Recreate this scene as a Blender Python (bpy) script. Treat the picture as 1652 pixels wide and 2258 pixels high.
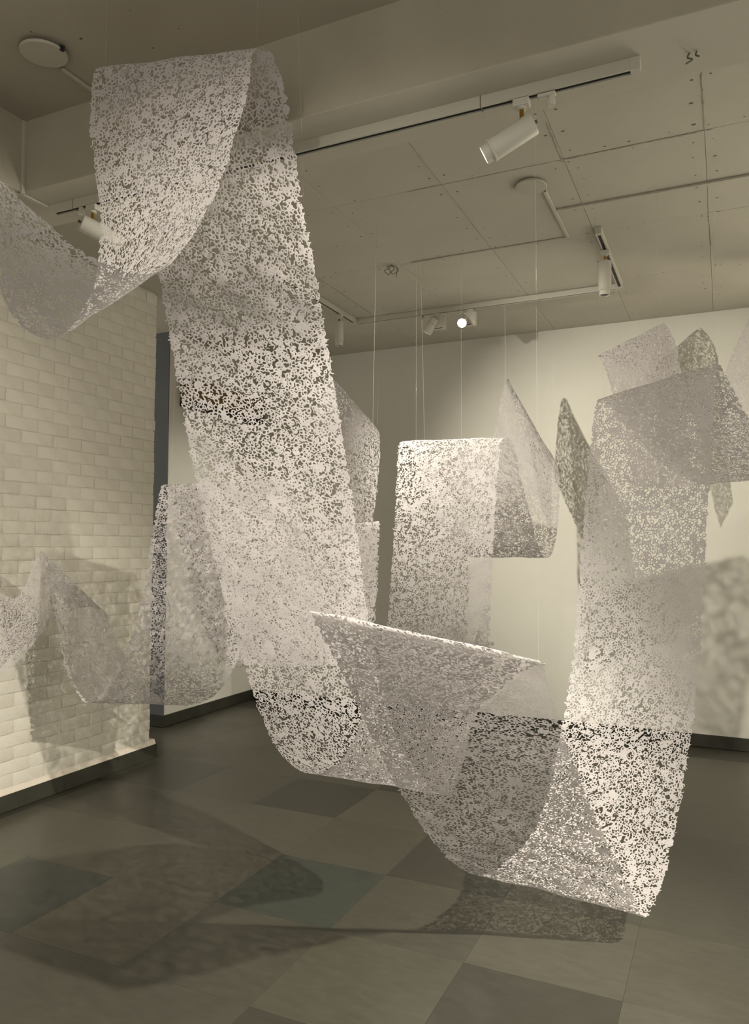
import bpy, bmesh, math, random
import numpy as np
from mathutils import Vector, Matrix

random.seed(7)
rng = np.random.default_rng(11)
scene = bpy.context.scene
COL = scene.collection
for o in list(bpy.data.objects):
    bpy.data.objects.remove(o)

# ------------------------------------------------------------------ camera
EYE = 1.55
cam_d = bpy.data.cameras.new('camera')
cam = bpy.data.objects.new('camera', cam_d)
COL.objects.link(cam)
cam_d.sensor_fit = 'HORIZONTAL'
cam_d.sensor_width = 36.0
cam_d.lens = 36.0 * 1672.436 / 1652.0
cam_d.clip_start = 0.02
YAW, PITCH, ROLL = .432811, .0463545, .004050
cam.matrix_world = (Matrix.Translation((0, 0, EYE)) @ Matrix.Rotation(YAW, 4, 'Z')
                    @ Matrix.Rotation(math.pi / 2 + PITCH, 4, 'X') @ Matrix.Rotation(ROLL, 4, 'Z'))
scene.camera = cam

# ------------------------------------------------------------------ world, lamps, exposure
world = bpy.data.worlds.new('dim_room')
scene.world = world
world.use_nodes = True
world.node_tree.nodes['Background'].inputs['Color'].default_value = (1.0, .94, .80, 1)
world.node_tree.nodes['Background'].inputs['Strength'].default_value = .74
vs = scene.view_settings
vs.view_transform = 'Standard'
vs.look = 'None'
vs.gamma = 1
vs.use_curve_mapping = False
vs.exposure = 0.33

WARM = (1.0, .94, .80)


def lamp_light(name, loc, target, watts, angle, blend=.6, radius=.03, color=WARM):
    d = bpy.data.lights.new(name, 'SPOT')
    d.energy = watts
    d.color = color
    d.spot_size = math.radians(angle)
    d.spot_blend = blend
    d.shadow_soft_size = radius
    o = bpy.data.objects.new(name, d)
    COL.objects.link(o)
    o.location = loc
    o.rotation_euler = (Vector(target) - Vector(loc)).to_track_quat('-Z', 'Y').to_euler()
    return o


# lamps out of frame: to the right, behind the viewer, and an added fill spot aimed at the unseen back wall
lamp_light('spot_light', (1.8, 1.5, 3.05), (-1.8, 2.65, .1), 900, 60, .8, .03)
lamp_light('spot_light', (-1.3, .3, 3.1), (-1.1, 2.8, 1.25), 84, 84, .9, .03)
lamp_light('spot_light', (2.2, 4.0, 3.2), (2.8, 6.5, 1.7), 3000, 80, .7, .035)  # added fill: its bounce off the wall brightens the far ceiling

# ------------------------------------------------------------------ helpers
def link(name, me, mat=None, parent=None):
    o = bpy.data.objects.new(name, me)
    COL.objects.link(o)
    if mat is not None and me is not None and not me.materials:
        me.materials.append(mat)
    if parent is not None:
        o.parent = parent
    return o


def from_bm(name, bm, mat, parent=None, smooth=False):
    me = bpy.data.meshes.new(name)
    bm.normal_update()
    bm.to_mesh(me)
    bm.free()
    if smooth:
        me.polygons.foreach_set('use_smooth', [True] * len(me.polygons))
    return link(name, me, mat, parent)


def empty(name, loc=(0, 0, 0)):
    o = bpy.data.objects.new(name, None)
    COL.objects.link(o)
    o.empty_display_size = .05
    o.location = loc
    return o


def tag(o, label, cat, group=None):
    o['label'] = label
    o['category'] = cat
    if group:
        o['group'] = group
    return o


def struct(o, label=None):
    o['kind'] = 'structure'
    if label:
        o['label'] = label
    return o


def add_box(bm, lo, hi, bevel=0.0):
    lo, hi = Vector(lo), Vector(hi)
    r = bmesh.ops.create_cube(bm, size=1.0)
    bmesh.ops.scale(bm, vec=hi - lo, verts=r['verts'])
    bmesh.ops.translate(bm, vec=(lo + hi) / 2, verts=r['verts'])
    if bevel:
        es = list({e for v in r['verts'] for e in v.link_edges})
        bmesh.ops.bevel(bm, geom=es, offset=bevel, segments=2, profile=.5, affect='EDGES')


def box(name, lo, hi, mat, parent=None, bevel=0.0):
    bm = bmesh.new()
    add_box(bm, lo, hi, bevel)
    return from_bm(name, bm, mat, parent)


def lathe(name, prof, mat, parent=None, segs=28, M=None):
    """prof: list of (radius, z) revolved about local Z; smooth sides with hard steps kept short"""
    bm = bmesh.new()
    rings = []
    for r, z in prof:
        if r < 1e-6:
            rings.append([bm.verts.new((0, 0, z))])
        else:
            rings.append([bm.verts.new((r * math.cos(2 * math.pi * k / segs), r * math.sin(2 * math.pi * k / segs), z)) for k in range(segs)])
    for a, b in zip(rings[:-1], rings[1:]):
        for k in range(segs):
            k2 = (k + 1) % segs
            if len(a) == 1 and len(b) == 1:
                continue
            if len(a) == 1:
                bm.faces.new((a[0], b[k2], b[k]))
            elif len(b) == 1:
                bm.faces.new((a[k], a[k2], b[0]))
            else:
                bm.faces.new((a[k], a[k2], b[k2], b[k]))
    bmesh.ops.recalc_face_normals(bm, faces=bm.faces)
    if M is not None:
        bm.transform(M)
    o = from_bm(name, bm, mat, parent, smooth=True)
    m = o.modifiers.new('edges', 'EDGE_SPLIT')
    m.split_angle = math.radians(35)
    return o


def tube(name, pts, r, mat, parent=None, sides=6):
    cu = bpy.data.curves.new(name, 'CURVE')
    cu.dimensions = '3D'
    cu.bevel_depth = r
    cu.bevel_resolution = max(0, sides // 2 - 2)
    cu.use_fill_caps = True
    sp = cu.splines.new('POLY')
    sp.points.add(len(pts) - 1)
    for p, q in zip(sp.points, pts):
        p.co = (*q, 1)
    tmp = bpy.data.objects.new(name, cu)
    COL.objects.link(tmp)
    dg = bpy.context.evaluated_depsgraph_get()
    me = bpy.data.meshes.new_from_object(tmp.evaluated_get(dg))
    bpy.data.objects.remove(tmp)
    bpy.data.curves.remove(cu)
    me.name = name
    me.materials.clear()
    return link(name, me, mat, parent)


def smooth_pts(pts, n=8):
    P = [Vector(p) for p in pts]
    P = [P[0] * 2 - P[1]] + P + [P[-1] * 2 - P[-2]]
    out = []
    for i in range(1, len(P) - 2):
        for k in range(n):
            t = k / n
            a, b, c, d = P[i - 1], P[i], P[i + 1], P[i + 2]
            out.append(.5 * ((2 * b) + (c - a) * t + (2 * a - 5 * b + 4 * c - d) * t * t + (3 * b - a - 3 * c + d) * t ** 3))
    out.append(P[-2])
    return out


# ------------------------------------------------------------------ materials
class NT:
    def __init__(s, name):
        s.m = bpy.data.materials.new(name)
        s.m.use_nodes = True
        s.t = s.m.node_tree
        s.b = s.t.nodes['Principled BSDF']
        s.out = s.t.nodes['Material Output']

    def n(s, kind, **kw):
        nd = s.t.nodes.new(kind)
        for k, v in kw.items():
            if k.startswith('i_'):
                nd.inputs[k[2:].replace('_', ' ')].default_value = v
            else:
                setattr(nd, k, v)
        return nd

    def l(s, a, b):
        s.t.links.new(a, b)


def mat_plain(name, col, rough=.6, metal=0.0, spec=.4):
    N = NT(name)
    N.b.inputs['Base Color'].default_value = (*col, 1)
    N.b.inputs['Roughness'].default_value = rough
    N.b.inputs['Metallic'].default_value = metal
    N.b.inputs['Specular IOR Level'].default_value = spec
    return N.m


def mat_mottled(name, c1, c2, scale=3.0, rough=.75, bump=.0, bscale=60.0, spec=.3, dirt=None, dscale=25.0, rand=0.0, bdist=.002):
    """two-tone paint / plaster with large soft mottling, optional small dirt specks and fine relief"""
    N = NT(name)
    tc = N.n('ShaderNodeTexCoord')
    nz = N.n('ShaderNodeTexNoise', i_Scale=scale, i_Detail=5.0, i_Roughness=.6)
    N.l(tc.outputs['Object'], nz.inputs['Vector'])
    rp = N.n('ShaderNodeValToRGB')
    rp.color_ramp.elements[0].position = .35
    rp.color_ramp.elements[1].position = .68
    rp.color_ramp.elements[0].color = (*c1, 1)
    rp.color_ramp.elements[1].color = (*c2, 1)
    N.l(nz.outputs['Fac'], rp.inputs['Fac'])
    col = rp.outputs['Color']
    if dirt:
        n2 = N.n('ShaderNodeTexNoise', i_Scale=dscale, i_Detail=3.0, i_Roughness=.7)
        N.l(tc.outputs['Object'], n2.inputs['Vector'])
        r2 = N.n('ShaderNodeValToRGB')
        r2.color_ramp.elements[0].position = .68
        r2.color_ramp.elements[1].position = .80
        N.l(n2.outputs['Fac'], r2.inputs['Fac'])
        mx = N.n('ShaderNodeMix', data_type='RGBA')
        mx.inputs['B'].default_value = (*dirt, 1)
        N.l(r2.outputs['Color'], mx.inputs['Factor'])
        N.l(col, mx.inputs['A'])
        col = mx.outputs['Result']
    if rand:
        oi = N.n('ShaderNodeObjectInfo')
        mr = N.n('ShaderNodeMapRange')
        mr.inputs['To Min'].default_value = 1 - rand
        mr.inputs['To Max'].default_value = 1 + rand
        N.l(oi.outputs['Random'], mr.inputs['Value'])
        vm = N.n('ShaderNodeVectorMath', operation='SCALE')
        N.l(col, vm.inputs[0])
        N.l(mr.outputs['Result'], vm.inputs['Scale'])
        col = vm.outputs['Vector']
    N.l(col, N.b.inputs['Base Color'])
    N.b.inputs['Roughness'].default_value = rough
    N.b.inputs['Specular IOR Level'].default_value = spec
    if bump:
        n3 = N.n('ShaderNodeTexNoise', i_Scale=bscale, i_Detail=6.0, i_Roughness=.65)
        N.l(tc.outputs['Object'], n3.inputs['Vector'])
        bp = N.n('ShaderNodeBump', i_Strength=bump, i_Distance=bdist)
        N.l(n3.outputs['Fac'], bp.inputs['Height'])
        N.l(bp.outputs['Normal'], N.b.inputs['Normal'])
    return N.m


M_WALL = mat_mottled('cream_wall_paint', (.61, .587, .522), (.65, .632, .568), 1.3, .8, .15, 35)
M_BRICK = mat_mottled('painted_brick', (.60, .565, .49), (.66, .63, .555), 5, .7, .85, 26, dirt=(.46, .42, .35), dscale=30, rand=.03, bdist=.006)
M_MORTAR = mat_mottled('painted_mortar', (.56, .53, .455), (.63, .60, .52), 6, .75, .6, 45, bdist=.004)
M_LEDGE = mat_mottled('pinkish_plaster_ledge', (.66, .585, .50), (.68, .625, .55), 8, .75, .2, 60)
M_CEIL = mat_mottled('ceiling_panel_paint', (.50, .475, .405), (.54, .515, .44), 2.2, .8, .15, 40, dirt=(.40, .37, .30), dscale=9)
M_CEIL_GAP = mat_mottled('ceiling_joint_filler', (.36, .33, .26), (.50, .47, .39), 6, .85, .3, 50, dirt=(.16, .14, .10), dscale=14)
M_PLASTER = mat_mottled('raw_beam_plaster', (.40, .365, .295), (.46, .425, .345), 2.0, .85, .35, 22, dirt=(.33, .30, .24), dscale=30)
M_SOFFIT = mat_mottled('soffit_plaster', (.50, .475, .40), (.55, .525, .445), 1.8, .8, .2, 30)
M_BLUE = mat_mottled('blue_grey_wall_paint', (.115, .12, .13), (.13, .135, .145), 3, .7, .1, 40)
M_BASE = mat_mottled('dark_skirting_paint', (.030, .030, .022), (.045, .044, .032), 5, .45, .25, 30, dirt=(.10, .10, .085), dscale=26)
M_STAIN = mat_plain('dark_stain', (.16, .13, .09), .9)
M_WHITE = mat_plain('white_lamp_enamel', (.55, .53, .46), .45)
M_TRACK = mat_plain('white_track_aluminium', (.50, .48, .41), .45)
M_SLOT = mat_plain('black_track_slot', (.012, .012, .012), .5)
M_BRASS = mat_plain('brass', (.42, .24, .05), .32, 1.0)
M_BLACK = mat_plain('black_plastic', (.015, .015, .015), .5)
M_CABLE = mat_plain('grey_cable', (.12, .11, .085), .6)
M_RED = mat_plain('red_wire', (.16, .03, .02), .6)
M_BROWN = mat_mottled('brown_box_wood', (.15, .095, .03), (.21, .14, .05), 9, .5)
N_ = NT('clear_nylon_line')
N_.b.inputs['Base Color'].default_value = (.8, .79, .74, 1)
N_.b.inputs['Roughness'].default_value = .12
tr_ = N_.n('ShaderNodeBsdfTransparent')
mx_ = N_.n('ShaderNodeMixShader')
mx_.inputs['Fac'].default_value = .45
N_.l(tr_.outputs[0], mx_.inputs[1])
N_.l(N_.b.outputs[0], mx_.inputs[2])
N_.l(mx_.outputs[0], N_.out.inputs['Surface'])
M_LINE = N_.m
M_DISC = mat_mottled('ceiling_plate_paint', (.50, .475, .40), (.53, .505, .43), 4, .7)
N_ = NT('lit_lamp_face')
N_.b.inputs['Emission Color'].default_value = (1, .94, .80, 1)
N_.b.inputs['Emission Strength'].default_value = 14
M_LIT = N_.m
M_GLASS_OFF = mat_plain('unlit_lamp_face', (.20, .19, .17), .2)


def mat_paper():
    N = NT('lace_paper')
    N.t.nodes.remove(N.b)
    tc = N.n('ShaderNodeTexCoord')
    nz = N.n('ShaderNodeTexNoise', i_Scale=6.0, i_Detail=4.0)
    N.l(tc.outputs['Object'], nz.inputs['Vector'])
    rp = N.n('ShaderNodeValToRGB')
    rp.color_ramp.elements[0].position = .3
    rp.color_ramp.elements[1].position = .7
    rp.color_ramp.elements[0].color = (.545, .512, .510, 1)
    rp.color_ramp.elements[1].color = (.615, .578, .576, 1)
    N.l(nz.outputs['Fac'], rp.inputs['Fac'])
    n2 = N.n('ShaderNodeTexNoise', i_Scale=170.0, i_Detail=3.0)
    N.l(tc.outputs['Object'], n2.inputs['Vector'])
    bp = N.n('ShaderNodeBump', i_Strength=.25, i_Distance=.0015)
    N.l(n2.outputs['Fac'], bp.inputs['Height'])
    df = N.n('ShaderNodeBsdfDiffuse', i_Roughness=.6)
    tr = N.n('ShaderNodeBsdfTranslucent')
    gl = N.n('ShaderNodeBsdfGlossy', i_Roughness=.42)
    for s in (df, tr):
        N.l(rp.outputs['Color'], s.inputs['Color'])
    for s in (df, tr, gl):
        N.l(bp.outputs['Normal'], s.inputs['Normal'])
    m1 = N.n('ShaderNodeMixShader')
    m1.inputs['Fac'].default_value = .24
    N.l(df.outputs[0], m1.inputs[1])
    N.l(tr.outputs[0], m1.inputs[2])
    m2 = N.n('ShaderNodeMixShader')
    m2.inputs['Fac'].default_value = .03
    N.l(m1.outputs[0], m2.inputs[1])
    N.l(gl.outputs[0], m2.inputs[2])
    N.l(m2.outputs[0], N.out.inputs['Surface'])
    return N.m


M_PAPER = mat_paper()

# ------------------------------------------------------------------ room dimensions (metres)
ZC = 3.438          # ceiling height
ZS = 3.115          # underside of the beam
YB = 6.546          # back wall
XBRICK = -3.842     # face of the painted brick wall
YEND = 4.41         # free end of the brick wall
XFAR = -4.41        # wall behind the brick wall
YREC = 5.24         # blue-grey return of that wall
XR = 3.6            # room goes on to the right, out of frame
YF = -3.2           # and behind the viewer

# ------------------------------------------------------------------ floor of linoleum squares
floor = struct(box('floor', (-6.0, YF, -.12), (XR, YB + .1, -.004), mat_plain('floor_joint', (.05, .047, .036), .5)))


def mat_tile(name, c, k=.12):
    c1 = tuple(v * (1 - k) for v in c)
    c2 = tuple(v * (1 + k) for v in c)
    N = NT(name)
    tc = N.n('ShaderNodeTexCoord')
    mp = N.n('ShaderNodeMapping')
    mp.inputs['Scale'].default_value = (1, 3.2, 1)
    N.l(tc.outputs['Object'], mp.inputs['Vector'])
    nz = N.n('ShaderNodeTexNoise', i_Scale=9.0, i_Detail=9.0, i_Roughness=.72)
    N.l(mp.outputs['Vector'], nz.inputs['Vector'])
    rp = N.n('ShaderNodeValToRGB')
    rp.color_ramp.elements[0].position = .38
    rp.color_ramp.elements[1].position = .64
    rp.color_ramp.elements[0].color = (*c1, 1)
    rp.color_ramp.elements[1].color = (*c2, 1)
    N.l(nz.outputs['Fac'], rp.inputs['Fac'])
    vo = N.n('ShaderNodeTexVoronoi', i_Scale=9.0)
    N.l(tc.outputs['Object'], vo.inputs['Vector'])
    lt = N.n('ShaderNodeMath', operation='LESS_THAN')
    lt.inputs[1].default_value = .016
    N.l(vo.outputs['Distance'], lt.inputs[0])
    mx = N.n('ShaderNodeMix', data_type='RGBA')
    mx.inputs['B'].default_value = (.14, .13, .10, 1)
    N.l(lt.outputs[0], mx.inputs['Factor'])
    N.l(rp.outputs['Color'], mx.inputs['A'])
    N.l(mx.outputs['Result'], N.b.inputs['Base Color'])
    N.b.inputs['Roughness'].default_value = .33
    N.b.inputs['Specular IOR Level'].default_value = .42
    return N.m


TILE_M = {
    'o': mat_tile('olive_linoleum', (.072, .068, .051)),
    'b': mat_tile('brown_grey_linoleum', (.063, .060, .046)),
    'd': mat_tile('dark_linoleum', (.046, .044, .034)),
    'g': mat_tile('green_grey_linoleum', (.045, .051, .042)),
    'l': mat_tile('light_olive_linoleum', (.079, .075, .057)),
}
TX = [-6.04 + .57 * 0] and [round(-.343 + .5695 * k, 4) for k in range(-10, 7)]
TY = [round(2.785 + .5675 * k, 4) for k in range(-6, 8)]
tone = {(-5, 0): 'l', (-5, -1): 'g', (-6, -1): 'l', (-5, 1): 'o', (-4, 0): 'l', (-4, -1): 'l', (-4, 1): 'l', (-4, 2): 'd', (-4, 3): 'o',
        (-3, 0): 'g', (-3, 1): 'o', (-3, 2): 'l', (-3, 3): 'd', (-3, -1): 'b', (-2, 0): 'b', (-2, 1): 'd', (-2, 2): 'b', (-2, -1): 'o', (-2, -2): 'd',
        (-1, 0): 'l', (-1, -1): 'd', (-1, 1): 'b', (0, 0): 'o', (0, -1): 'l', (0, 1): 'b', (1, 0): 'l', (-3, -2): 'b', (-4, -2): 'b', (-6, 0): 'l', (-6, 1): 'b'}
tile_me = {}
for key, m in TILE_M.items():
    bm = bmesh.new()
    add_box(bm, (-.2844, -.2834, -.0035), (.2844, .2834, 0), .0003)
    me = bpy.data.meshes.new('floor_tile')
    bm.to_mesh(me)
    bm.free()
    me.materials.append(m)
    tile_me[key] = me
for i in range(len(TX) - 1):
    for j in range(len(TY) - 1):
        xc, yc = (TX[i] + TX[i + 1]) / 2, (TY[j] + TY[j + 1]) / 2
        if xc < -4.3 or (xc < -3.9 and yc < 4.2) or yc > YB - .2 or yc < 1.2 or xc > 2.2:
            continue
        k = tone.get((i - 10, j - 6)) or random.choice('oobbbld')
        t = link('floor_tile', tile_me[k], None, floor)
        t.location = (xc, yc, 0)

# ------------------------------------------------------------------ walls
# brick wall: mortar body plus single bricks
wall_left = struct(box('wall_left', (XBRICK - .24, YF, 0), (XBRICK - .0042, YEND - .012, ZC), M_MORTAR),
                   'white painted brick wall with dark skirting')
BP, BH = .235, .0785        # brick pitch and course height


def brick_mesh(ly, seed):
    """front towards +X; irregular rounded face"""
    r = random.Random(seed)
    bm = bmesh.new()
    hy, hz = ly / 2 - .0015, BH / 2 - .0015
    ring = [(-1, -1), (-.5, -1), (0, -1), (.5, -1), (1, -1), (1, 0), (1, 1), (.5, 1), (0, 1), (-.5, 1), (-1, 1), (-1, 0)]
    jit = [(r.uniform(-.0026, .0022), r.uniform(-.0028, .0024)) for _ in ring]
    rows = []
    for x, ins in ((-.05, 0), (-.0040, 0), (-.0016, .0016), (-.0002, .006)):
        rows.append([bm.verts.new((x + (r.uniform(-.0006, .0009) if ins else 0), a * (hy - ins) + j[0], b * (hz - ins) + j[1])) for (a, b), j in zip(ring, jit)])
    for p, q in zip(rows[:-1], rows[1:]):
        for k in range(len(ring)):
            k2 = (k + 1) % len(ring)
            bm.faces.new((p[k], p[k2], q[k2], q[k]))
    cen = [bm.verts.new((.0004 + r.uniform(-.0008, .001), a * hy * .5, r.uniform(-.004, .004))) for a in (-1, 1)]
    t = rows[-1]
    L, Rr = cen
    for k, k2, c in ((11, 0, L), (0, 1, L), (1, 2, L), (2, 3, Rr), (3, 4, Rr), (4, 5, Rr), (5, 6, Rr), (6, 7, Rr), (7, 8, Rr), (8, 9, L), (9, 10, L), (10, 11, L)):
        bm.faces.new((t[k], t[k2], c))
    bm.faces.new((t[2], Rr, t[8], L))
    bmesh.ops.recalc_face_normals(bm, faces=bm.faces)
    me = bpy.data.meshes.new('brick')
    bm.to_mesh(me)
    bm.free()
    me.polygons.foreach_set('use_smooth', [True] * len(me.polygons))
    me.materials.append(M_BRICK)
    return me


full = [brick_mesh(BP, 100 + k) for k in range(7)]
half = [brick_mesh(BP / 2, 200 + k) for k in range(3)]
z = .128
row = 0
while z + BH < ZC + .03:
    y = YEND
    first = True
    while y > 2.98:
        if first and row % 2:
            me, ly = random.choice(half), BP / 2
        else:
            me, ly = random.choice(full), BP
        b = link('brick', me, None, wall_left)
        dy = random.uniform(-.002, .006) if first else random.uniform(-.0015, .0015)
        zz = z + BH / 2
        b.location = (XBRICK + random.uniform(-.0012, .0018), y - ly / 2 + dy, zz + random.uniform(-.0012, .0012))
        b.rotation_euler = (random.uniform(-.006, .006), 0, random.uniform(-.006, .006))
        y -= ly
        first = False
    z += BH
    row += 1
# white plaster ledge over the skirting, then the skirting
bm = bmesh.new()
prof = [(-3.90, .098), (-3.828, .098), (-3.829, .104), (-3.838, .118), (-3.842, .132), (-3.90, .132)]
for y in (YF, 4.462):
    for p in prof:
        bm.verts.new((p[0], y, p[1]))
bm.verts.ensure_lookup_table()
n = len(prof)
for k in range(n):
    bm.faces.new((bm.verts[k], bm.verts[(k + 1) % n], bm.verts[n + (k + 1) % n], bm.verts[n + k]))
bm.faces.new([bm.verts[k] for k in range(n)][::-1])
bm.faces.new([bm.verts[n + k] for k in range(n)])
struct(from_bm('trim_1', bm, M_LEDGE), 'pinkish white plaster ledge above the skirting of the brick wall')
struct(box('baseboard_left', (-4.09, YF, 0), (-3.826, 4.474, .098), M_BASE, None, .002), 'dark painted skirting along the brick wall')

struct(box('wall_back', (XFAR - .2, YB, 0), (XR, YB + .15, ZC), M_WALL), 'cream back wall')
struct(box('wall_far_left', (XFAR - .15, YREC, 0), (XFAR, YB, ZC), M_WALL), 'cream side wall beyond the brick wall')
struct(box('wall_recess', (-6.0, YREC - .012, 0), (XFAR + .0, YREC, ZC), M_BLUE), 'blue-grey return wall behind the brick wall')
struct(box('baseboard_back', (XFAR, YB - .014, 0), (XR, YB, .097), M_BASE, None, .002), 'dark skirting along the back wall')
struct(box('baseboard_far_left', (XFAR, YREC - .026, 0), (XFAR + .014, YB - .014, .097), M_BASE, None, .002), 'dark skirting beyond the brick wall')
struct(box('baseboard_recess', (-6.0, YREC - .026, 0), (XFAR, YREC - .012, .097), M_BASE, None, .002), 'dark skirting of the blue-grey wall')

# ------------------------------------------------------------------ ceiling
ceiling = struct(box('ceiling', (-6.0, YF, ZC + .006), (XR, YB + .1, ZC + .14), M_CEIL_GAP), 'ceiling of painted boards')
PX = [round(-.055 + .6275 * k, 4) for k in range(-8, 7)]
PY = [2.50, 3.655, 4.588, 5.49, YB]
pan = {}
for i in range(len(PX) - 1):
    for j in range(len(PY) - 1):
        w, l = PX[i + 1] - PX[i], PY[j + 1] - PY[j]
        key = (round(w, 3), round(l, 3))
        if key not in pan:
            bm = bmesh.new()
            add_box(bm, (-w / 2 + .0009, -l / 2 + .0009, 0), (w / 2 - .0009, l / 2 - .0009, .006), .001)
            me = bpy.data.meshes.new('ceiling_panel')
            bm.to_mesh(me)
            bm.free()
            me.materials.append(M_CEIL)
            pan[key] = me
        o = link('ceiling_panel', pan[key], None, ceiling)
        o.location = ((PX[i] + PX[i + 1]) / 2, (PY[j] + PY[j + 1]) / 2, ZC + random.uniform(-.0008, .0008))
box('near_ceiling_plaster', (-2.80, YF, ZC - .002), (XR, 2.34, ZC + .006), M_PLASTER, ceiling)
# nail heads beside the joints, far too small to pick apart: one part
bm = bmesh.new()


def dot(x, y, r, z=ZC - .0012):
    n = 6
    a0 = random.random() * 6
    sx = random.uniform(.9, 1.7)
    vs_ = [bm.verts.new((x + r * sx * math.cos(a0 + k * 2 * math.pi / n), y + r * math.sin(a0 + k * 2 * math.pi / n), z)) for k in range(n)]
    bm.faces.new(vs_[::-1])


for x in PX[3:11]:
    y = 2.72
    while y < YB - .15:
        for s in (-.045, .045):
            if random.random() < .75:
                dot(x + s + random.uniform(-.012, .012), y + random.uniform(-.03, .03), random.uniform(.0035, .0065))
        y += .17
for y in PY[1:4]:
    x = -3.4
    while x < 1.2:
        for s in (-.035, .035):
            if random.random() < .5:
                dot(x + random.uniform(-.04, .04), y + s + random.uniform(-.015, .015), random.uniform(.003, .006))
        x += .16
for k in range(70):
    dot(random.uniform(-3, .8), random.uniform(2.8, 6.3), random.uniform(.002, .004))
for k in range(24):
    dot(random.uniform(-2.4, -.6), random.uniform(1.6, 2.3), random.uniform(.002, .005), ZC - .0034)
o = from_bm('nail_heads', bm, M_STAIN, ceiling)
o['kind'] = 'stuff'

# filler smudges along some joints (ragged raised plaster seams)
def seam(x0, y0, x1, y1, w, seed):
    r = random.Random(seed)
    bm = bmesh.new()
    n = 46
    d = Vector((x1 - x0, y1 - y0))
    nrm = Vector((-d.y, d.x)).normalized()
    prev = None
    for k in range(n + 1):
        c = Vector((x0, y0)) + d * (k / n)
        a = c + nrm * w * r.uniform(.1, 1)
        b = c - nrm * w * r.uniform(.1, 1)
        v = (bm.verts.new((a.x, a.y, ZC - .0016)), bm.verts.new((c.x, c.y, ZC - .003)), bm.verts.new((b.x, b.y, ZC - .0016)))
        if prev:
            for q in (0, 1):
                bm.faces.new((prev[q], prev[q + 1], v[q + 1], v[q]))
        prev = v
    return from_bm('filled_joint', bm, M_CEIL_GAP, ceiling)


seam(-.72, 3.655, -.02, 3.66, .011, 1)
seam(-.055, 3.2, -.052, 3.66, .007, 2)
seam(-.69, 3.3, -.69, 3.68, .009, 3)
seam(-1.5, 3.655, -.75, 3.655, .006, 4)
seam(-.055, 4.4, -.05, 5.1, .005, 5)
seam(-2.57, 4.6, -2.57, 5.5, .006, 6)
seam(-1.31, 3.3, -1.31, 4.55, .003, 7)

# beams (one along the back wall direction, one along the brick wall)
bm = bmesh.new()
add_box(bm, (-2.82, 2.335, ZS), (XR, 2.652, ZC + .006), .004)
beam = struct(from_bm('ceiling_beam', bm, M_PLASTER), 'rough plastered beam crossing the ceiling')
box('soffit', (-2.80, 2.337, ZS - .0015), (XR, 2.650, ZS + .002), M_SOFFIT, beam)
bm = bmesh.new()
add_box(bm, (-4.1, YF, ZS), (-2.80, 2.652, ZC + .006), .004)
beam2 = struct(from_bm('ceiling_beam', bm, M_PLASTER), 'rough plastered beam over the brick wall')
box('soffit', (-4.09, YF + .01, ZS - .0015), (-2.802, 2.650, ZS + .002), M_SOFFIT, beam2)
bm = bmesh.new()
add_box(bm, (-2.825, 2.318, ZS - .012), (-2.80, 2.50, ZS - .0015), .002)
add_box(bm, (-2.812, 2.318, ZS - .012), (-2.788, 2.335, ZC - .004), .002)
tag(from_bm('cable_duct', bm, M_TRACK), 'white cable duct running down the beam corner to the track end', 'cable duct')

# raceways on the ceiling
tag(box('cable_duct', (-.832, 4.182, ZC - .013), (2.4, 4.206, ZC - .0015), M_CEIL, None, .002), 'long pale cable duct crossing the far ceiling boards to the right edge', 'cable duct')
tag(box('cable_duct', (-.844, 3.885, ZC - .013), (-.826, 4.575, ZC - .0015), M_CEIL, None, .002), 'short cable duct leading from the far round ceiling plate', 'cable duct')
tag(box('cable_duct', (-2.352, 2.118, ZC - .013), (-2.338, 2.33, ZC - .003), M_CEIL, None, .002), 'short cable duct leading from the near round ceiling plate to the beam', 'cable duct')
tag(box('cable_duct', (-1.86, 4.585, ZC - .009), (-.835, 4.598, ZC - .0015), M_CEIL, None, .002), 'thin cable duct between the cable tangle and the far plate duct', 'cable duct')


def ceiling_plate(x, y, r, tilt, label):
    t = tag(empty('ceiling_plate', (x, y, ZC - .002)), label, 'ceiling plate')
    M = Matrix.Rotation(tilt[0], 4, 'X') @ Matrix.Rotation(tilt[1], 4, 'Y')
    lathe('plate', [(0, -.020), (r * .97, -.020), (r, -.018), (r, -.011), (r * .97, -.009), (0, -.009)], M_DISC, t, 48, M)
    lathe('junction_box', [(r * .5, -.012), (r * .5, 0)], M_CABLE, t, 24)
    box('clip', (r * .35, -r * .98, -.024), (r * .35 + .016, -r * .98 + .012, -.006), M_BLACK, t)
    return t


pl = ceiling_plate(-.885, 3.838, .081, (.05, .03), 'round white cover plate on the far ceiling boards')
pl.rotation_euler.z = 1.9
pl = ceiling_plate(-2.323, 2.012, .086, (.04, -.03), 'round white cover plate on the near ceiling above the beam')
pl.rotation_euler.z = 1.2

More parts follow.
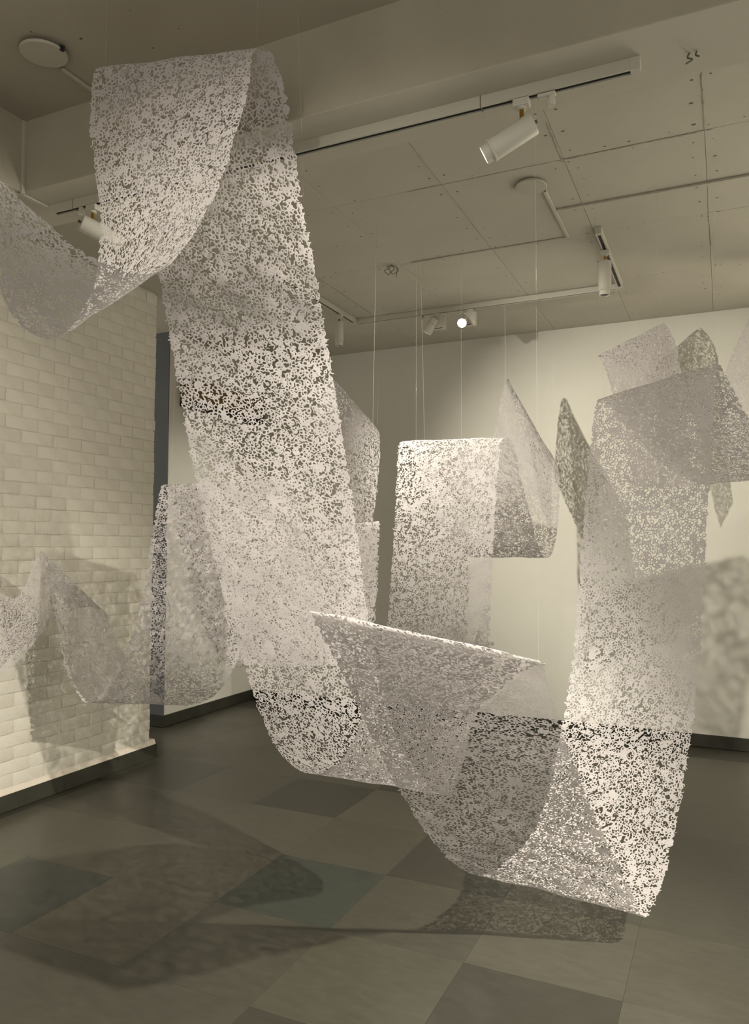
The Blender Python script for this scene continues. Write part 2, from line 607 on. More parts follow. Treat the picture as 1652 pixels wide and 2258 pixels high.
# loose cables
t = tag(empty('loose_wires', (-2.80, 2.30, ZC - .01)), 'black and red loose wires in the beam corner', 'wire')
tube('black_wire', smooth_pts([(.0, .02, -.005), (-.035, .0, .002), (-.07, -.03, .002), (-.10, -.05, -.002)]), .0022, M_BLACK, t)
tube('red_wire', smooth_pts([(.0, .02, -.008), (-.03, -.012, -.022), (-.07, -.04, -.016), (-.10, -.052, -.004)]), .0020, M_RED, t)
t = tag(empty('loose_wires', (-.075, 2.53, ZS)), 'grey cable ends sticking out of the beam near the right edge', 'wire')
tube('cable', smooth_pts([(0, 0, .004), (-.008, -.012, -.02), (.006, -.02, -.035), (-.012, -.03, -.05)]), .0028, M_CABLE, t)
tube('cable', smooth_pts([(.02, 0, .004), (.016, -.012, -.018), (.026, -.02, -.03)]), .0028, M_CABLE, t)
t = tag(empty('loose_wires', (-2.00, 4.585, ZC - .002)), 'tangle of thin cable ends hanging from the far ceiling', 'wire')
for k in range(5):
    a = k * 1.3
    tube('cable', smooth_pts([(0, 0, 0), (.03 * math.cos(a), .03 * math.sin(a), -.012), (.05 * math.cos(a + .7), .04 * math.sin(a + .7), -.03), (.03 * math.cos(a + 1.5), .03 * math.sin(a + 1.5), -.05 - .008 * k)]), .0022, M_CABLE, t)

# ------------------------------------------------------------------ lighting tracks
def track(name_label, x0, y0, x1, y1, zc, group=None, end_cap=True, w=.036, h=.040):
    d = Vector((x1 - x0, y1 - y0, 0))
    L = d.length
    t = tag(empty('lighting_track', (x0, y0, zc)), name_label, 'track', group)
    t.rotation_euler.z = math.atan2(d.y, d.x)
    bm = bmesh.new()
    add_box(bm, (0, -w / 2, -h), (L, -w / 2 + .008, 0), .0008)
    add_box(bm, (0, w / 2 - .008, -h), (L, w / 2, 0), .0008)
    add_box(bm, (0, -w / 2 + .008, -.012), (L, w / 2 - .008, 0))
    from_bm('rail', bm, M_TRACK, t)
    box('slot', (.03, -w / 2 + .0078, -h + .006), (L - .03, w / 2 - .0078, -.0118), M_SLOT, t)
    if end_cap:
        for x in (0, L - .028):
            box('end_cap', (x - .0015, -w / 2 - .001, -h - .0012), (x + .0295, w / 2 + .001, .0), M_TRACK, t, .001)
    return t


TRY = 2.49
near_track = track('long white lighting track under the beam', -2.80, TRY, -.222, TRY, ZS - .0015)
for xj in (-.745, -2.65):
    box('joint', (xj + 2.80 - .0015, -.0186, -.0406), (xj + 2.80 + .0015, .0186, .0), M_CABLE, near_track)
track('far white lighting track along the back wall', -2.76, 5.575, -.655, 5.575, ZC - .0015)
track('white lighting track leg on the far ceiling to the right', -.648, 4.52, -.648, 5.555, ZC - .0015)
track('white lighting track leg behind the tall hanging strip', -2.755, 4.30, -2.755, 5.556, ZC - .0015)


def frame_to(direction):
    return Vector(direction).normalized().to_track_quat('Z', 'Y').to_matrix().to_4x4()


def track_spot(loc, stem, direction, label, lit, L=.19, r=.038, back=.30, group='white cylinder spotlights on the tracks', brass=True):
    """loc: point on the underside of the track; stem: length; direction the barrel points; back: share of barrel behind the stem"""
    t = tag(empty('spotlight', loc), label, 'spotlight', group)
    ad = box('adapter', (-.028, -.017, -.026), (.028, .017, .0), M_WHITE, t, .003)
    if brass:
        lathe('neck', [(.015, -.026), (.016, -.034), (.013, -.036), (0, -.036)], M_WHITE, t, 20)
    lathe('stem', [(.0075, -.034), (.0075, -.034 - stem)], M_BRASS, t, 16)
    d = Vector(direction).normalized()
    piv = Vector((0, 0, -.034 - stem - r * .6))
    M = Matrix.Translation(piv) @ frame_to(d)
    z0, z1 = -L * back, L * (1 - back)
    prof = [(0, z0), (r * .93, z0), (r, z0 + .004), (r, z1 - .036), (r * 1.06, z1 - .034), (r * 1.06, z1 - .029), (r * .84, z1 - .027), (r * .84, z1 - .001), (r * .76, z1), (r * .74, z1 - .008)]
    body = lathe('body', prof, M_WHITE, t, 36, M)
    lathe('lens', [(r * .745, z1 - .009), (0, z1 - .008)], M_LIT if lit else M_GLASS_OFF, t, 28, M)
    K = Matrix.Translation(piv) @ frame_to(d)
    lathe('knob', [(0, z0 - .012), (.006, z0 - .012), (.0065, z0 - .002), (.005, z0)], M_CABLE, t, 12, K)
    return t, Vector(loc) + piv + d * (z1 + .004), d


RTv = Vector((.9077, .4194, 0)); FWv = Vector((-.419, .9066, .046)); UPv = Vector((.02, -.04, .999))
# near spotlight pointing left
dA = -RTv * .885 - UPv * .47 + FWv * .29
sA, pA, dA = track_spot((-.605, TRY, ZS - .042), .052, dA, 'white spotlight with brass stem on the near track, pointing left', True, back=.24)
bm = bmesh.new()
add_box(bm, (.055, -.012, -.012), (.115, .012, .0), .003)
from_bm('driver', bm, M_WHITE, sA)
lathe('feed_plug', [(.0, -.042), (.013, -.041), (.0145, -.034), (.0145, -.02), (.011, -.018), (.011, -.0)], M_WHITE, sA, 8, Matrix.Translation((.10, 0, -.004)))
lamp_light('spot_light', pA, pA + dA, 75, 75, .7, .024)
# left spotlight on the same track, partly behind the hanging strip
dB = Vector((2.05, 4.0, -1.25))
sB, pB, dB = track_spot((-2.545, TRY, ZS - .042), .048, dB, 'white spotlight with brass stem at the left end of the near track', True, back=.28)
lathe('feed_plug', [(.0, -.042), (.013, -.041), (.0145, -.034), (.0145, -.02), (.011, -.018), (.011, -.0)], M_WHITE, sB, 8, Matrix.Translation((-.07, 0, .004)))
lamp_light('spot_light', pB, (-.55, 6.5, 1.6), 500, 62, .95, .024)
# far spotlights hanging straight down
track_spot((-.648, 4.80, ZC - .0425), .030, (-.03, .02, -1), 'white spotlight pointing straight down on the right-hand track leg', False, L=.21, back=.08)
track_spot((-2.755, 5.28, ZC - .0425), .018, (.0, .02, -1), 'white spotlight pointing straight down beside the tall hanging strip', False, L=.19, back=.06, r=.034)


def box_spot(loc, label, direction, lit, boxoff, r=.037, L=.135):
    t = tag(empty('spotlight', loc), label, 'spotlight', 'boxy spotlights on the far track')
    box('adapter', (-.026, -.015, -.026), (.026, .015, 0), M_WHITE, t, .003)
    box('driver_box', (boxoff - .048, -.021, -.132), (boxoff + .048, .021, -.026), M_WHITE, t, .002)
    box('vent', (boxoff - .040, -.0215, -.126), (boxoff + .030, -.0208, -.121), M_BLACK, t)
    d = Vector(direction).normalized()
    piv = Vector((boxoff - .052, -.03, -.085))
    M = Matrix.Translation(piv) @ frame_to(d)
    lathe('body', [(0, -.045), (r * .9, -.045), (r, -.04), (r, L - .095), (r * 1.0, L - .093), (r * 1.0, L - .055), (r * .93, L - .052), (r * .90, L - .056)], M_WHITE, t, 32, M)
    lathe('lens', [(r * .91, L - .058), (0, L - .057)], M_LIT if lit else M_GLASS_OFF, t, 28, M)
    lathe('ring', [(r * 1.01, .0), (r * 1.012, .001), (r * 1.01, .002)], M_CABLE, t, 32, M)
    return t, Vector(loc) + piv + d * (L - .05), d


sD, pD, dD = box_spot((-2.045, 5.575, ZC - .0425), 'boxy white spotlight on the far track turned down to the left', -RTv * .50 - UPv * .80 + FWv * .22, True, .03)
lamp_light('spot_light', pD, pD + dD + Vector((-.25, 0, 0)), 110, 66, .8, .03)
sC, pC, dC = box_spot((-1.765, 5.575, ZC - .0425), 'boxy white spotlight on the far track shining towards the viewer', -RTv * .16 - UPv * .52 - FWv * .84, True, .0)
lamp_light('spot_light', pC, (-.35, 2.2, .6), 140, 62, .8, .03)
t = tag(empty('hook', (-2.16, 5.575, ZC - .0425)), 'tiny dark hook under the far track', 'hook')
tube('wire', smooth_pts([(0, 0, 0), (.004, 0, -.012), (-.006, 0, -.02), (.0, 0, -.03)]), .003, M_BLACK, t)

# brown box on the wall beyond, glimpsed through the lace
t = tag(empty('wall_box', (XFAR, 5.95, 2.8)), 'brown wall box with a black lower edge glimpsed through the tall hanging strip', 'wall box')
box('body', (.001, -.57, .05), (.16, .56, .24), M_BROWN, t, .006)
box('lower_edge', (.001, -.57, 0), (.15, .56, .049), M_BLACK, t, .004)

# ------------------------------------------------------------------ hanging lace strips
RIBBON_W = .62


def spline(P, per=30):
    P = np.asarray(P, float)
    P = np.vstack([2 * P[0] - P[1], P, 2 * P[-1] - P[-2]])
    out = []
    for i in range(1, len(P) - 2):
        a, b, c, d = P[i - 1], P[i], P[i + 1], P[i + 2]
        t = (np.arange(per) / per)[:, None]
        out.append(.5 * (2 * b + (c - a) * t + (2 * a - 5 * b + 4 * c - d) * t ** 2 + (3 * b - a - 3 * c + d) * t ** 3))
    out.append(P[-2:-1])
    return np.vstack(out)


def smooth1(a, k):
    ker = np.hanning(k + 2)[1:-1]
    ker /= ker.sum()
    pad = np.vstack([np.repeat(a[:1], k // 2, 0), a, np.repeat(a[-1:], k // 2, 0)])
    return np.stack([np.convolve(pad[:, c], ker, 'valid') for c in range(a.shape[1])], 1)[:len(a)]


def lace_field(length, h, seed, pitch=.0150, hw=.0022):
    g = np.random.default_rng(seed)
    m = .015
    nu, nv = int(length / h) + 1, int((RIBBON_W + 2 * m) / h) + 1
    F = np.full((nu, nv), -1.6 * h)
    # one curl per cell of a loose grid, so holes stay small and even
    a = np.arange(0, length, pitch)
    b = np.linspace(.008, RIBBON_W - .008, int(RIBBON_W / pitch))
    u, v = [q.ravel() for q in np.meshgrid(a, b, indexing='ij')]
    u = u + pitch * .5 * (np.rint(v / pitch) % 2)
    u = u + g.normal(0, pitch * .27, len(u))
    v = v + g.normal(0, pitch * .27, len(v)) * np.minimum(1, np.minimum(v, RIBBON_W - v) / .02 + .15)
    # knots: zones where extra strands close the sheet
    area = length * RIBBON_W
    npar = int(area * 88)
    pu, pv = g.uniform(0, length, npar), g.uniform(.01, RIBBON_W - .01, npar)
    kk = g.integers(2, 9, npar)
    sg = np.repeat(g.uniform(.005, .013, npar), kk)
    cu_ = np.repeat(pu, kk) + g.normal(0, 1, kk.sum()) * sg
    cv_ = np.clip(np.repeat(pv, kk) + g.normal(0, 1, kk.sum()) * sg, .006, RIBBON_W - .006)
    # loose extra strands, denser in some zones
    ne = int(area * 660)
    eu, ev = g.uniform(0, length, ne), g.uniform(.006, RIBBON_W - .006, ne)
    zone = np.sin(eu * 5.1 + seed) * np.sin(ev * 13 + eu * 2.3) + .6 * np.sin(eu * 11.7 + 2 * seed + 9 * ev)
    kp = g.uniform(0, 1, ne) < .5 + .35 * zone
    nh = int(length * 46)
    hu = g.uniform(0, length, nh * 2)
    hv = np.r_[g.normal(.006, .002, nh), g.normal(RIBBON_W - .006, .002, nh)]
    u, v = np.r_[u, cu_, eu[kp], hu], np.r_[v, cv_, ev[kp], hv]
    n = len(u)
    kind = g.uniform(0, 1, n)
    R1 = g.uniform(.005, .0093, n)
    R2 = g.uniform(.005, .0108, n)
    turn1 = np.where(kind < .3, g.uniform(5.2, 6.4, n), g.uniform(2.2, 4.6, n))     # rings, or open C curls
    flip = np.where(g.uniform(0, 1, n) < .7, -1.0, 1.0)
    len1 = R1 * turn1
    len2 = np.where(kind < .3, 0, R2 * g.uniform(.6, 2.4, n))
    sgn = np.where(g.uniform(0, 1, n) < .5, -1.0, 1.0)
    th = g.uniform(0, 2 * np.pi, n)
    STEP = .0021
    # the first arc circles the strand's centre
    pu, pv = u + np.sin(th) * R1 * sgn, v - np.cos(th) * R1 * sgn
    half_w = hw * g.uniform(.75, 1.2, n)
    s = np.zeros(n)
    PU, PV, HW = [], [], []
    while True:
        on = s < len1 + len2
        if not on.any():
            break
        PU.append(pu[on].copy()); PV.append(pv[on].copy()); HW.append(half_w[on])
        th = th + np.where(s < len1, sgn / R1, sgn * flip / R2) * STEP
        pu = pu + np.cos(th) * STEP
        pv = pv + np.sin(th) * STEP
        s = s + STEP
    PU, PV, HW = np.concatenate(PU), np.concatenate(PV) + m, np.concatenate(HW)
    iu, iv = np.rint(PU / h).astype(int), np.rint(PV / h).astype(int)
    Ff = F.ravel()
    kr = 2
    for a in range(-kr, kr + 1):
        for b in range(-kr, kr + 1):
            ju, jv = iu + a, iv + b
            ok = (ju >= 0) & (ju < nu) & (jv >= 0) & (jv < nv)
            d = np.hypot(ju * h - PU, jv * h - PV)
            np.maximum.at(Ff, ju[ok] * nv + jv[ok], (HW - d)[ok])
    F = Ff.reshape(nu, nv)
    F[0, :] = F[-1, :] = -h
    F[:, 0] = F[:, -1] = -h
    return F, m


CASES = {  # corner bits: 1=(0,0) 2=(1,0) 4=(1,1) 8=(0,1); tokens: c0..c3 corners, e0..e3 edges (0-1,1-2,2-3,3-0)
    1: [('c0', 'e0', 'e3')], 2: [('c1', 'e1', 'e0')], 4: [('c2', 'e2', 'e1')], 8: [('c3', 'e3', 'e2')],
    3: [('c0', 'c1', 'e1', 'e3')], 6: [('c1', 'c2', 'e2', 'e0')], 12: [('c2', 'c3', 'e3', 'e1')], 9: [('c3', 'c0', 'e0', 'e2')],
    5: [('c0', 'e0', 'e3'), ('c2', 'e2', 'e1')], 10: [('c1', 'e1', 'e0'), ('c3', 'e3', 'e2')],
    7: [('c0', 'c1', 'c2', 'e2', 'e3')], 14: [('c1', 'c2', 'c3', 'e3', 'e0')], 13: [('c2', 'c3', 'c0', 'e0', 'e1')], 11: [('c3', 'c0', 'c1', 'e1', 'e2')],
    15: [('c0', 'c1', 'c2', 'c3')]}


def lace_strip(pts, h, seed, label):
    P = np.asarray(pts, float)
    Lc, Rc = smooth1(spline(P[:, :3]), 21), smooth1(spline(P[:, 3:]), 21)
    mid = (Lc + Rc) / 2
    s = np.r_[0, np.cumsum(np.linalg.norm(np.diff(mid, axis=0), axis=1))]
    F, m = lace_field(s[-1], h, seed)
    nu, nv = F.shape
    ins = F > 0
    U, V = np.meshgrid(np.arange(nu), np.arange(nv), indexing='ij')
    vid = np.full((nu, nv), -1)
    cu = [U[ins].astype(float)]; cv = [V[ins].astype(float)]; hf = [F[ins]]
    vid[ins] = np.arange(ins.sum())
    n0 = ins.sum()
    # crossings on u-edges and v-edges
    eu = np.full((nu - 1, nv), -1); x = ins[:-1] != ins[1:]
    t = F[:-1][x] / (F[:-1][x] - F[1:][x])
    eu[x] = n0 + np.arange(x.sum()); n0 += x.sum()
    cu.append(U[:-1][x] + t); cv.append(V[:-1][x].astype(float)); hf.append(np.zeros(x.sum()))
    ev = np.full((nu, nv - 1), -1); x = ins[:, :-1] != ins[:, 1:]
    t = F[:, :-1][x] / (F[:, :-1][x] - F[:, 1:][x])
    ev[x] = n0 + np.arange(x.sum()); n0 += x.sum()
    cu.append(U[:, :-1][x].astype(float)); cv.append(V[:, :-1][x] + t); hf.append(np.zeros(x.sum()))
    cu, cv, hf = np.concatenate(cu) * h, np.concatenate(cv) * h, np.concatenate(hf)
    code = ins[:-1, :-1] + 2 * ins[1:, :-1] + 4 * ins[1:, 1:] + 8 * ins[:-1, 1:]
    tok = {'c0': vid[:-1, :-1], 'c1': vid[1:, :-1], 'c2': vid[1:, 1:], 'c3': vid[:-1, 1:],
           'e0': eu[:, :-1], 'e1': ev[1:, :], 'e2': eu[:, 1:], 'e3': ev[:-1, :]}
    loops, counts = [], []
    for c, polys in CASES.items():
        sel = code == c
        if not sel.any():
            continue
        for pl_ in polys:
            q = np.stack([tok[k][sel] for k in pl_], 1)
            loops.append(q.ravel())
            counts.append(np.full(len(q), len(pl_)))
    loops, counts = np.concatenate(loops), np.concatenate(counts)
    # map to space
    w = ((cv - m) / RIBBON_W)[:, None]
    su = np.clip(cu, 0, s[-1])
    Lp = np.stack([np.interp(su, s, Lc[:, k]) for k in range(3)], 1)
    Rp = np.stack([np.interp(su, s, Rc[:, k]) for k in range(3)], 1)
    co = Lp + (Rp - Lp) * w
    tg = np.gradient(mid, s, axis=0)
    Tp = np.stack([np.interp(su, s, tg[:, k]) for k in range(3)], 1)
    nr = np.cross(Tp, Rp - Lp)
    nr /= np.linalg.norm(nr, axis=1)[:, None]
    g = np.random.default_rng(seed + 5)
    ph = g.uniform(0, 6, 6)
    rip = .0030 * np.sin(su * 17 + ph[0] + 5 * w[:, 0]) * np.sin(w[:, 0] * 8 + ph[1]) + .0016 * np.sin(su * 41 + ph[2]) * np.sin(w[:, 0] * 19 + ph[3])
    jit = g.normal(0, .00012, len(su))
    co += nr * (rip + np.minimum(hf, .003) * .30 + jit)[:, None]
    me = bpy.data.meshes.new('lace_strip')
    me.vertices.add(len(co)); me.vertices.foreach_set('co', co.astype(np.float32).ravel())
    me.loops.add(len(loops)); me.loops.foreach_set('vertex_index', loops.astype(np.int32))
    me.polygons.add(len(counts))
    me.polygons.foreach_set('loop_start', np.r_[0, np.cumsum(counts)[:-1]].astype(np.int32))
    me.polygons.foreach_set('use_smooth', np.ones(len(counts), bool))
    me.update(calc_edges=True)
    o = link('lace_strip', me, M_PAPER)
    tag(o, label, 'paper strip')
    print('lace', label[:30], 'area', round(s[-1] * RIBBON_W, 2), 'fill', round(float(ins.mean()), 3), 'tris', int((counts - 2).sum()))
    return o


# edge points of each strip: left x,y,z, right x,y,z in metres
STRIPS = {
    'A': [
        (-1.569, 0.815, 2.641, -1.117, 0.589, 2.41),
        (-1.632, 0.958, 2.535, -1.195, 0.705, 2.367),
        (-1.762, 1.179, 2.47, -1.292, 0.887, 2.32),
        (-1.809, 1.353, 2.375, -1.359, 1.075, 2.308),
        (-1.887, 1.503, 2.286, -1.388, 1.233, 2.279),
        (-1.931, 1.595, 2.231, -1.417, 1.405, 2.262),
        (-1.927, 1.667, 2.203, -1.398, 1.521, 2.264),
        (-1.915, 1.735, 2.205, -1.383, 1.594, 2.296),
        (-1.89, 1.796, 2.289, -1.363, 1.641, 2.357),
        (-1.871, 1.84, 2.404, -1.354, 1.696, 2.428),
        (-1.864, 1.862, 2.579, -1.337, 1.761, 2.557),
        (-1.891, 1.866, 2.77, -1.35, 1.867, 2.76),
        (-1.911, 1.853, 2.94, -1.352, 1.939, 2.956),
        (-1.907, 1.853, 3.08, -1.37, 1.993, 3.097),
        (-1.896, 1.85, 3.138, -1.381, 2.019, 3.163),
        (-1.891, 1.87, 3.167, -1.379, 2.073, 3.215),
        (-1.88, 1.898, 3.145, -1.364, 2.123, 3.206),
        (-1.9, 1.975, 3.048, -1.371, 2.218, 3.107),
        (-1.946, 2.109, 2.873, -1.409, 2.358, 2.91),
        (-1.968, 2.265, 2.607, -1.429, 2.523, 2.631),
        (-2.024, 2.409, 2.384, -1.46, 2.682, 2.399),
        (-2.02, 2.487, 2.11, -1.443, 2.753, 2.122),
        (-2.014, 2.587, 1.789, -1.424, 2.837, 1.79),
        (-2.003, 2.695, 1.482, -1.409, 2.914, 1.466),
        (-1.983, 2.797, 1.2, -1.39, 2.962, 1.194),
        (-1.946, 2.881, 0.952, -1.351, 2.986, 0.962),
        (-1.89, 2.928, 0.747, -1.284, 2.98, 0.778),
        (-1.804, 2.945, 0.616, -1.179, 2.934, 0.652),
        (-1.688, 2.935, 0.562, -1.062, 2.86, 0.588),
        (-1.542, 2.893, 0.602, -0.95, 2.737, 0.634),
        (-1.398, 2.823, 0.745, -0.853, 2.584, 0.774),
        (-1.293, 2.697, 0.925, -0.773, 2.4, 0.934),
        (-1.234, 2.503, 1.065, -0.693, 2.24, 1.046),
        (-1.163, 2.217, 1.226, -0.574, 2.088, 1.149),
        (-1.106, 2.005, 1.328, -0.467, 1.937, 1.241),
        (-1.068, 1.88, 1.371, -0.42, 1.862, 1.279),
        (-1.042, 1.854, 1.354, -0.407, 1.856, 1.257),
        (-1.021, 1.897, 1.277, -0.412, 1.929, 1.201),
        (-1.01, 2.007, 1.147, -0.423, 2.092, 1.094),
        (-1.007, 2.15, 0.985, -0.433, 2.298, 0.966),
        (-1.001, 2.313, 0.804, -0.432, 2.511, 0.81),
        (-0.973, 2.465, 0.621, -0.412, 2.695, 0.626),
        (-0.926, 2.608, 0.456, -0.375, 2.86, 0.451),
        (-0.877, 2.72, 0.364, -0.337, 2.984, 0.291),
        (-0.829, 2.817, 0.323, -0.3, 3.089, 0.16),
        (-0.767, 2.947, 0.356, -0.266, 3.233, 0.187),
        (-0.726, 3.09, 0.389, -0.233, 3.402, 0.262),
        (-0.703, 3.285, 0.487, -0.201, 3.606, 0.415),
        (-0.696, 3.454, 0.618, -0.173, 3.772, 0.591),
        (-0.693, 3.598, 0.748, -0.15, 3.905, 0.76),
        (-0.673, 3.718, 0.962, -0.124, 4.013, 1.001),
        (-0.658, 3.789, 1.237, -0.106, 4.069, 1.282),
        (-0.638, 3.829, 1.569, -0.085, 4.102, 1.639),
        (-0.61, 3.841, 1.905, -0.061, 4.103, 1.999),
        (-0.589, 3.84, 2.13, -0.042, 4.097, 2.269),
        (-0.573, 3.864, 2.262, -0.03, 4.11, 2.434),
        (-0.56, 3.927, 2.302, -0.021, 4.172, 2.488),
        (-0.526, 4.015, 2.268, 0.016, 4.293, 2.446),
        (-0.424, 4.191, 2.145, 0.101, 4.484, 2.289),
        (-0.295, 4.411, 2.006, 0.216, 4.709, 2.128),
        (-0.167, 4.651, 1.934, 0.352, 4.938, 2.019),
        (-0.06, 4.892, 1.94, 0.494, 5.136, 1.992),
        (-0.009, 5.093, 2.132, 0.583, 5.286, 2.181),
        (0, 5.242, 2.437, 0.637, 5.386, 2.527),
        (0.042, 5.358, 2.748, 0.691, 5.472, 2.881),
        (0.166, 5.476, 3.048, 0.781, 5.553, 3.181),
        (0.275, 5.588, 3.263, 0.872, 5.648, 3.369),
    ],
    'B': [
        (-3.04, 2.109, 1.479, -3.115, 2.204, 0.755),
        (-3.084, 2.334, 1.404, -3.259, 2.484, 0.818),
        (-3.156, 2.558, 1.323, -3.43, 2.793, 0.871),
        (-3.182, 2.662, 1.29, -3.517, 3.006, 0.941),
        (-3.222, 2.757, 1.34, -3.555, 3.158, 1.047),
        (-3.26, 2.839, 1.453, -3.547, 3.278, 1.141),
        (-3.305, 2.917, 1.52, -3.473, 3.412, 1.187),
        (-3.37, 2.996, 1.505, -3.459, 3.538, 1.157),
        (-3.417, 3.089, 1.332, -3.503, 3.642, 1.074),
        (-3.429, 3.165, 1.073, -3.502, 3.719, 0.93),
        (-3.373, 3.178, 0.847, -3.39, 3.749, 0.74),
        (-3.253, 3.161, 0.721, -3.197, 3.725, 0.628),
        (-3.113, 3.122, 0.706, -2.957, 3.667, 0.605),
        (-2.95, 3.082, 0.844, -2.712, 3.583, 0.668),
        (-2.766, 3.011, 1.041, -2.46, 3.427, 0.827),
        (-2.666, 2.984, 1.264, -2.342, 3.4, 1.032),
        (-2.612, 2.972, 1.492, -2.224, 3.375, 1.349),
        (-2.575, 2.971, 1.696, -2.128, 3.342, 1.634),
        (-2.559, 2.989, 1.837, -2.058, 3.322, 1.851),
        (-2.579, 3.035, 1.864, -2.039, 3.335, 1.894),
        (-2.589, 3.094, 1.829, -2.033, 3.383, 1.857),
        (-2.574, 3.171, 1.561, -2.002, 3.476, 1.588),
        (-2.545, 3.273, 1.226, -1.968, 3.567, 1.226),
        (-2.485, 3.375, 0.978, -1.911, 3.669, 0.977),
        (-2.422, 3.475, 0.896, -1.838, 3.745, 0.899),
        (-2.364, 3.541, 0.99, -1.787, 3.791, 0.995),
        (-2.338, 3.579, 1.162, -1.758, 3.81, 1.168),
        (-2.324, 3.598, 1.413, -1.743, 3.817, 1.429),
        (-2.325, 3.614, 1.62, -1.739, 3.818, 1.662),
        (-2.344, 3.671, 1.652, -1.756, 3.856, 1.693),
        (-2.377, 3.743, 1.604, -1.783, 3.903, 1.639),
        (-2.43, 3.848, 1.297, -1.832, 3.964, 1.333),
        (-2.484, 3.955, 0.961, -1.889, 4.007, 1.015),
    ],
    'C': [
        (-3.068, 5.424, 2.468, -2.563, 5.283, 2.242),
        (-2.929, 5.336, 2.779, -2.469, 5.222, 2.405),
        (-2.815, 5.245, 2.869, -2.384, 5.153, 2.46),
        (-2.737, 5.175, 2.84, -2.308, 5.069, 2.392),
        (-2.709, 5.139, 2.689, -2.275, 5.013, 2.282),
        (-2.728, 5.089, 2.403, -2.253, 4.944, 2.093),
        (-2.772, 5.059, 2.088, -2.258, 4.901, 1.878),
        (-2.822, 5.033, 1.743, -2.274, 4.861, 1.635),
        (-2.866, 5.048, 1.364, -2.296, 4.853, 1.347),
    ],
    'D': [
        (-1.986, 4.735, 0.962, -1.413, 4.978, 0.936),
        (-1.986, 4.636, 0.764, -1.408, 4.883, 0.71),
        (-1.985, 4.509, 0.695, -1.395, 4.752, 0.63),
        (-1.956, 4.407, 0.826, -1.367, 4.65, 0.777),
        (-1.903, 4.332, 1.091, -1.329, 4.571, 1.013),
        (-1.85, 4.272, 1.485, -1.286, 4.495, 1.433),
        (-1.812, 4.23, 1.816, -1.254, 4.447, 1.817),
        (-1.791, 4.215, 2.09, -1.224, 4.433, 2.116),
        (-1.79, 4.231, 2.175, -1.218, 4.462, 2.201),
        (-1.788, 4.293, 2.205, -1.193, 4.539, 2.221),
        (-1.779, 4.381, 2.165, -1.185, 4.639, 2.171),
        (-1.754, 4.512, 2.005, -1.182, 4.786, 1.993),
        (-1.719, 4.668, 1.779, -1.166, 4.958, 1.783),
        (-1.679, 4.824, 1.572, -1.157, 5.142, 1.575),
        (-1.648, 4.969, 1.48, -1.148, 5.308, 1.484),
        (-1.612, 5.111, 1.574, -1.128, 5.456, 1.505),
        (-1.577, 5.238, 1.834, -1.112, 5.574, 1.66),
        (-1.553, 5.343, 2.136, -1.108, 5.649, 1.879),
        (-1.536, 5.452, 2.416, -1.114, 5.7, 2.051),
        (-1.516, 5.546, 2.652, -1.137, 5.751, 2.152),
        (-1.5, 5.632, 2.816, -1.173, 5.797, 2.234),
        (-1.502, 5.72, 2.848, -1.198, 5.852, 2.234),
        (-1.499, 5.819, 2.771, -1.218, 5.916, 2.143),
        (-1.491, 5.924, 2.517, -1.231, 5.969, 1.899),
        (-1.48, 6.024, 2.236, -1.245, 5.996, 1.686),
    ],
    'E': [
        (-0.577, 5.666, 1.966, -0.206, 6.132, 1.988),
        (-0.622, 5.679, 2.229, -0.239, 6.118, 2.295),
        (-0.656, 5.709, 2.564, -0.265, 6.11, 2.672),
        (-0.71, 5.745, 2.742, -0.29, 6.112, 2.916),
        (-0.771, 5.781, 2.897, -0.316, 6.104, 3.107),
        (-0.848, 5.827, 2.983, -0.385, 6.119, 3.255),
        (-0.864, 5.89, 3.006, -0.395, 6.163, 3.275),
        (-0.827, 5.953, 2.968, -0.362, 6.25, 3.202),
        (-0.768, 6, 2.762, -0.336, 6.332, 3.004),
        (-0.71, 6.045, 2.45, -0.322, 6.413, 2.659),
    ],
}

lace_strip(STRIPS['A'], .0031, 3, 'longest white lace paper strip, looping from upper left through the foreground fold')
lace_strip(STRIPS['B'], .0042, 5, 'white lace paper strip sagging in front of the brick wall')
lace_strip(STRIPS['C'], .0046, 8, 'small lace paper strip with a slanting bright top half hidden behind the tall strip')
lace_strip(STRIPS['D'], .0042, 9, 'bright lace paper strip hanging square in the middle with a pointed fold behind')
lace_strip(STRIPS['E'], .0046, 12, 'lace paper strip high against the back wall at upper right')


# ------------------------------------------------------------------ nylon lines
def nylon(p, q, label):
    o = tube('fishing_line', [p, q], .00008 if (Vector(p) - Vector((0, 0, EYE))).length < 2.4 else .00026, M_LINE, None, 4)
    tag(o, label, 'fishing line', 'nylon lines holding the paper strips')


def pt(strip, i, f):
    a = np.array(STRIPS[strip][i])
    return Vector(a[:3] * (1 - f) + a[3:] * f)


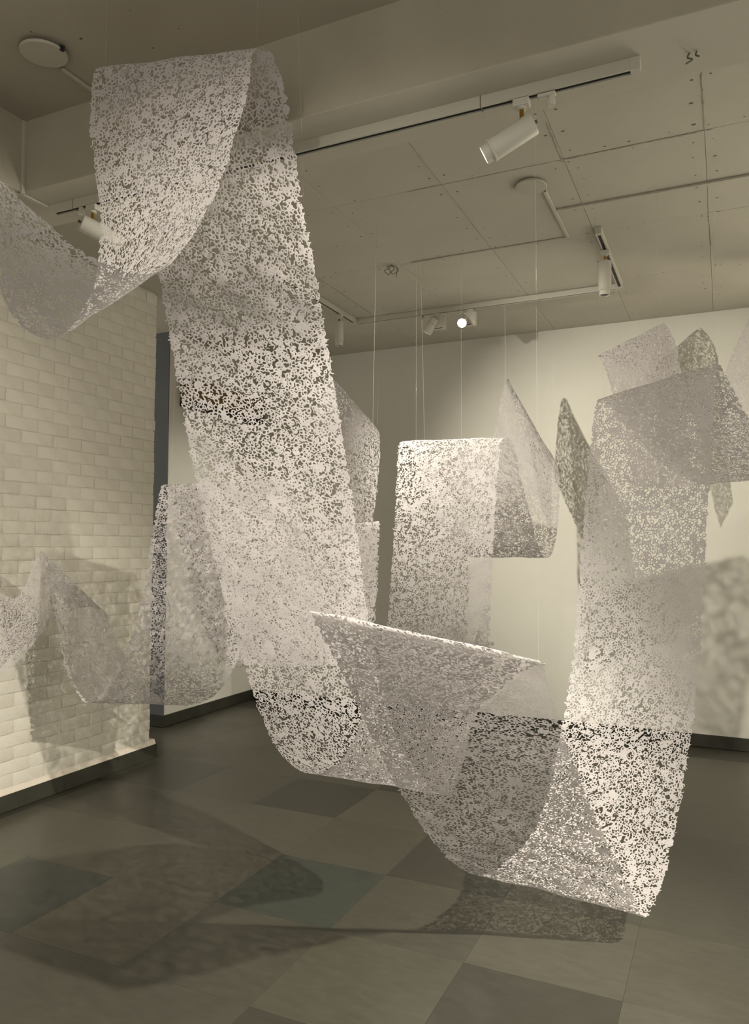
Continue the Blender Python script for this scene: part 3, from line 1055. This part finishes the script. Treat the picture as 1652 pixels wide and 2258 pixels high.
def up(p, dx=0, dy=0):
    x, y = p.x + dx, p.y + dy
    zt = ZS - .002 if 2.33 < y < 2.655 or (x < -2.8 and y < 2.65) else ZC - .002
    return Vector((x, y, zt))


for s_, i, f, dx, dy, lab in (
        ('A', 15, .03, .0, .0, 'nylon line at the left corner of the highest strip fold'),
        ('A', 15, .97, .0, .0, 'nylon line at the right corner of the highest strip fold'),
        ('A', 36, .02, -.03, -.12, 'nylon line rising from the tip of the foreground cone fold'),
        ('A', 36, .985, .0, .0, 'nylon line rising from the right end of the foreground cone fold'),
        ('A', 56, .03, -.05, .05, 'nylon line at the left end of the tall right strip fold'),
        ('A', 56, .5, .0, .0, 'nylon line at the middle of the tall right strip fold'),
        ('A', 56, .97, .02, .0, 'nylon line at the right end of the tall right strip fold'),
        ('B', 7, .03, .1, .1, 'nylon line above the peak of the strip before the brick wall'),
        ('B', 7, .95, .02, .0, 'nylon line above the lower end of the peak before the brick wall'),
        ('B', 19, .05, .06, .0, 'nylon line at the left end of the fold beside the dark recess'),
        ('B', 19, .95, .0, .0, 'nylon line at the right end of the fold beside the dark recess'),
        ('B', 29, .93, .0, .06, 'nylon line at the small square fold behind the tall strip'),
        ('C', 3, .96, .03, .0, 'nylon line at the slanting bright fold behind the tall strip'),
        ('C', 3, .3, .05, .0, 'nylon line at the upper end of the slanting bright fold'),
        ('D', 9, .12, .0, .0, 'nylon line at the left end of the middle square fold'),
        ('D', 9, .2, -.06, .08, 'slanting nylon line at the left part of the middle square fold'),
        ('D', 9, .55, .0, .0, 'nylon line at the centre of the middle square fold'),
        ('D', 9, .97, .0, .0, 'nylon line at the right end of the middle square fold'),
        ('D', 21, .03, -.06, .0, 'nylon line at the tip of the pointed fold'),
        ('D', 21, .95, .05, .0, 'nylon line at the lower end of the pointed fold'),
        ('E', 5, .05, .16, .0, 'slanting nylon line at the left corner of the strip near the back wall'),
        ('E', 5, .6, .0, .0, 'nylon line at the middle of the strip near the back wall'),
        ('E', 5, .97, .0, .0, 'nylon line at the right corner of the strip near the back wall')):
    p = pt(s_, i, f)
    nylon(p, up(p, dx, dy), lab)
